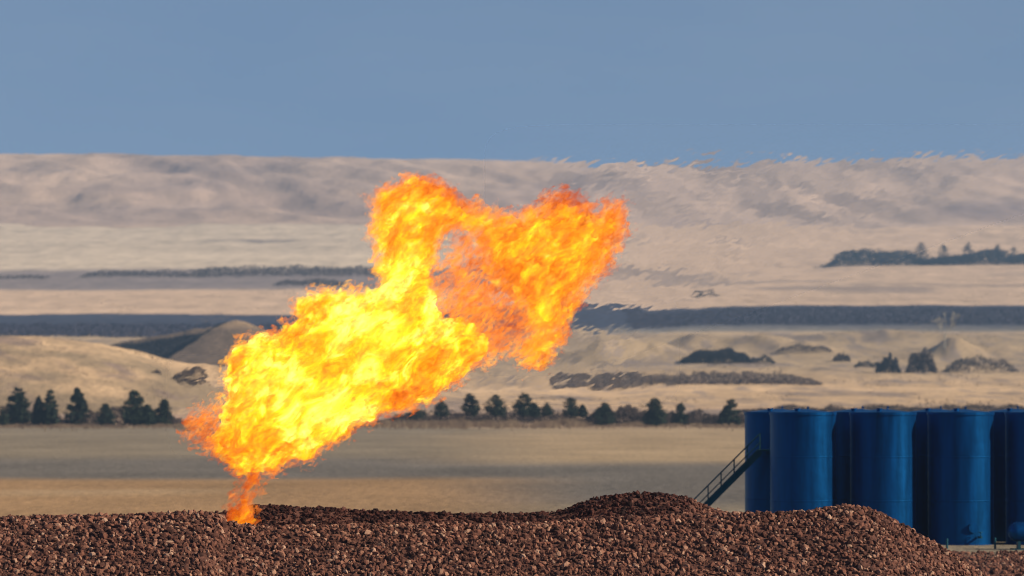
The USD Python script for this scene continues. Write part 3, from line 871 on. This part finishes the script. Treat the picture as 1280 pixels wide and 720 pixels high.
polyF = [(285, 656), (317, 656), (319, 641), (312, 632), (314, 618), (322, 603), (328, 588), (310, 588), (312, 604), (304, 618), (300, 630), (290, 637)]
core = flame_mesh(((polyF, 0.0, 0.5, 0.03), (polyA, -0.2, 1.5, 0), (polyB, 0.3, 1.0, -0.16), (polyC, 0.7, 0.9, -0.42)), -0.03, 1.0, 0.55)
tongue = flame_mesh(((polyA, -0.1, 1.3, -0.35), (polyB, 0.3, 1.1, 0.0), (polyC, 0.7, 1.0, 0.0)), 0.03, 1.15, 0.9)
bodyspec = ((polyF, 0.0, 0.5, 0.03), (polyA, -0.2, 1.5, 0), (polyB, 0.3, 1.1, 0), (polyC, 0.7, 1.0, 0))
wisp = flame_mesh(bodyspec + ((polyD, 0.5, 0.8, -0.16), (polyE, 0.1, 0.7, -0.05), (polyN, 0.0, 0.5, 0.0)), 0.13, 1.1, 1.1)
del xyz, q3, Ug, Wg, Vg, lump, fine


def flame_material(name, c_scale, d_scale, d0, d1, dens, h0, h1, power, ramp, right=-0.16):
    mat(name, {
        'geo': ('geometry', {}), 'sep': ('separate_xyz', {}),
        'rot': ('vector_rotate', {'rotate_type': 'y_axis', 'angle': math.radians(42.0)}), 'str': ('mapping', {'scale': (0.62, 1.0, 1.15)}),
        'n1': ('noise_texture', {'scale': c_scale, 'detail': 4.0, 'roughness': 0.7, 'distortion': 1.0}),
        'n2': ('noise_texture', {'scale': d_scale, 'detail': 2.0, 'roughness': 0.62, 'distortion': 0.8}),
        'gx': ('map_range', {'from_min': X(440, FD), 'from_max': X(720, FD), 'to_min': 0.03, 'to_max': right, 'clamp': True}),
        'gz': ('map_range', {'from_min': Z(600, FD), 'from_max': Z(510, FD), 'to_min': -0.15, 'to_max': 0.0, 'clamp': True}),
        'n0': ('noise_texture', {'scale': 0.38, 'detail': 2.0}), 'm0': ('map_range', {'from_min': 0.3, 'from_max': 0.7, 'to_min': -0.12, 'to_max': 0.1}),
        's0': ('math', {'math_type': 'add'}), 's1': ('math', {'math_type': 'add'}), 's2': ('math', {'math_type': 'add'}),
        'h': ('map_range', {'from_min': h0, 'from_max': h1, 'to_min': 0.0, 'to_max': 1.0, 'clamp': True}),
        'ramp': ('rgb_ramp', {'ramp': ramp}),
        'd': ('map_range', {'from_min': d0, 'from_max': d1, 'to_min': 0.0, 'to_max': dens, 'clamp': True}),
        'b': ('map_range', {'from_min': 0.0, 'from_max': 1.0, 'to_min': 0.6, 'to_max': 1.4, 'clamp': True}),
        'es': ('math', {'math_type': 'multiply'}),
        'es2': ('math', {'math_type': 'multiply', 'value2': power}),
        'v': ('principled_volume', {'color': (0.0, 0.0, 0.0), 'density': 1.0})},
        [('geo.position', 'sep.vector'), ('geo.position', 'rot.vector'), ('rot.vector', 'str.vector'), ('str.vector', 'n1.vector'), ('str.vector', 'n2.vector'), ('sep.x', 'gx.value'), ('sep.z', 'gz.value'),
         ('geo.position', 'n0.vector'), ('n0.fac', 'm0.value'), ('n1.fac', 's0.value1'), ('m0.result', 's0.value2'), ('s0.value', 's1.value1'), ('gx.result', 's1.value2'), ('s1.value', 's2.value1'), ('gz.result', 's2.value2'), ('s2.value', 'h.value'), ('h.result', 'ramp.fac'),
         ('n2.fac', 'd.value'), ('h.result', 'b.value'), ('d.result', 'es.value1'), ('b.result', 'es.value2'), ('es.value', 'es2.value1'),
         ('d.result', 'v.density'), ('ramp.color', 'v.emission_color'), ('es2.value', 'v.emission_strength')],
        surface=None, volume='v.volume')


flame_material('flame_core', 1.5, 4.0, 0.41, 0.57, 5.0, 0.26, 0.63, 0.95, [(0, (0.75, 0.08, 0.003)), (0.22, (1.0, 0.2, 0.006)), (0.45, (1.0, 0.42, 0.008)), (0.7, (1.0, 0.8, 0.015)), (1, (1.0, 0.97, 0.2))])
flame_material('flame_wisp', 2.0, 4.2, 0.515, 0.64, 4.0, 0.26, 0.7, 0.95, [(0, (0.7, 0.09, 0.01)), (0.5, (1.0, 0.26, 0.03)), (1, (1.0, 0.5, 0.04))])
flame_material('flame_tongue', 1.7, 3.6, 0.46, 0.63, 2.1, 0.3, 0.66, 1.05, [(0, (0.75, 0.09, 0.005)), (0.4, (1.0, 0.24, 0.012)), (0.75, (1.0, 0.45, 0.012)), (1, (1.0, 0.8, 0.02))], -0.06)
fl = thing('flame', label='huge yellow and orange gas flame leaning right from the gravel pit', category='flame')
obj('core', core, 'flame_core', parent=fl)
obj('tongues', tongue, 'flame_tongue', parent=fl, label='ragged orange tongues of the upper flame')
obj('wisps', wisp, 'flame_wisp', parent=fl, label='thin torn orange wisps round the flame')

# ------------------------------------------------------------------ hot air drifting away from the flame
mat('hot_air', {'r': ('refraction_bsdf', {'color': (1.0, 1.0, 1.0), 'roughness': 0.2, 'IOR': 1.0014})}, [], surface='r.BSDF')


def hot_air(parent, D, px0, px1, py0, py1, env, seed, amp):
    """A lens of hot air with rippled faces."""
    xs, zs = np.arange(X(px0, D), X(px1, D), 0.06), np.arange(Z(py1, D), Z(py0, D), 0.05)
    hx, hz = np.meshgrid(xs, zs, indexing='ij')
    u, v = hx / D * FPX + 640, YH - (hz - EYE) / D * FPX
    e = env(u, v)
    e = e ** 2 * (1.5 - 0.5 * e)
    a, b = 0.92 * hx + 0.38 * hz, -0.38 * hx + 0.92 * hz

    def face(k):
        w = fbm(np.stack([a * 1.1, b * 2.2, np.full(a.shape, k * 7.3)], -1), 4, seed + k) - 0.5
        w2 = fbm(np.stack([a * 3.4, b * 6.0, np.full(a.shape, k * 3.1)], -1), 3, seed + 10 + k) - 0.5
        return e * (0.36 + amp * (0.42 * w + 0.15 * w2))
    n, m = hx.shape
    front = np.stack([hx, D - face(0) - 0.006, hz], -1).reshape(-1, 3)
    back = np.stack([hx, D + face(1) + 0.006, hz], -1).reshape(-1, 3)
    g = grid_faces(n, m)
    g = g[(e.ravel()[g] > 0.0006).all(1)]
    g = np.vstack([g[:, [0, 1, 2]], g[:, [0, 2, 3]]])
    vv_, ff_ = [], []
    used = np.unique(g)
    inv = np.zeros(n * m, int)
    inv[used] = np.arange(len(used))
    for pts, fc in ((front, g[:, ::-1]), (back, g)):         # two faces that meet on the rim
        ff_.append(inv[fc] + sum(len(k) for k in vv_))
        vv_.append(pts[used])
    mesh = (np.vstack(vv_), np.vstack(ff_))
    obj('layer', mesh, 'hot_air', parent=parent, smooth=True)


def env_right(u, v):
    low = 405 - 0.36 * (u - 760)
    return sstep(590, 760, u) * (1 - sstep(1330, 1420, u)) * (1 - sstep(low - 40, low + 60, v)) * sstep(150, 196, v) * (0.75 + 0.25 * sstep(1100, 800, u))


def env_low(u, v):
    return sstep(540, 600, u) * (1 - sstep(760, 860, u)) * sstep(360, 410, v) * (1 - sstep(470, 510, v))


def env_left(u, v):
    return sstep(205, 245, u) * (1 - sstep(290, 325, u)) * sstep(440, 475, v) * (1 - sstep(530, 575, v))


ha = thing('hot_air', label='rippling hot air round the flame and drifting away to the right', category='heat shimmer', kind='stuff')
hot_air(ha, 150.0, 580, 1430, 138, 470, env_right, 311, 1.0)
hot_air(ha, 154.0, 580, 1430, 138, 470, env_right, 331, 0.9)
hot_air(ha, 147.0, 530, 870, 350, 515, env_low, 351, 1.0)
hot_air(ha, 149.0, 195, 335, 430, 580, env_left, 371, 1.2)

# ------------------------------------------------------------------ haze of the distance
mat('haze', {'v': ('principled_volume', {'color': (0.48, 0.7, 1.0), 'density': 7.5e-5, 'anisotropy': 0.2})}, [], surface=None, volume='v.volume')
obj('haze', trimesh.creation.box((12400, 7300, 380)).apply_translation((0, 3300, 185)), 'haze', kind='stuff', label='pale haze of the far air', category='haze')
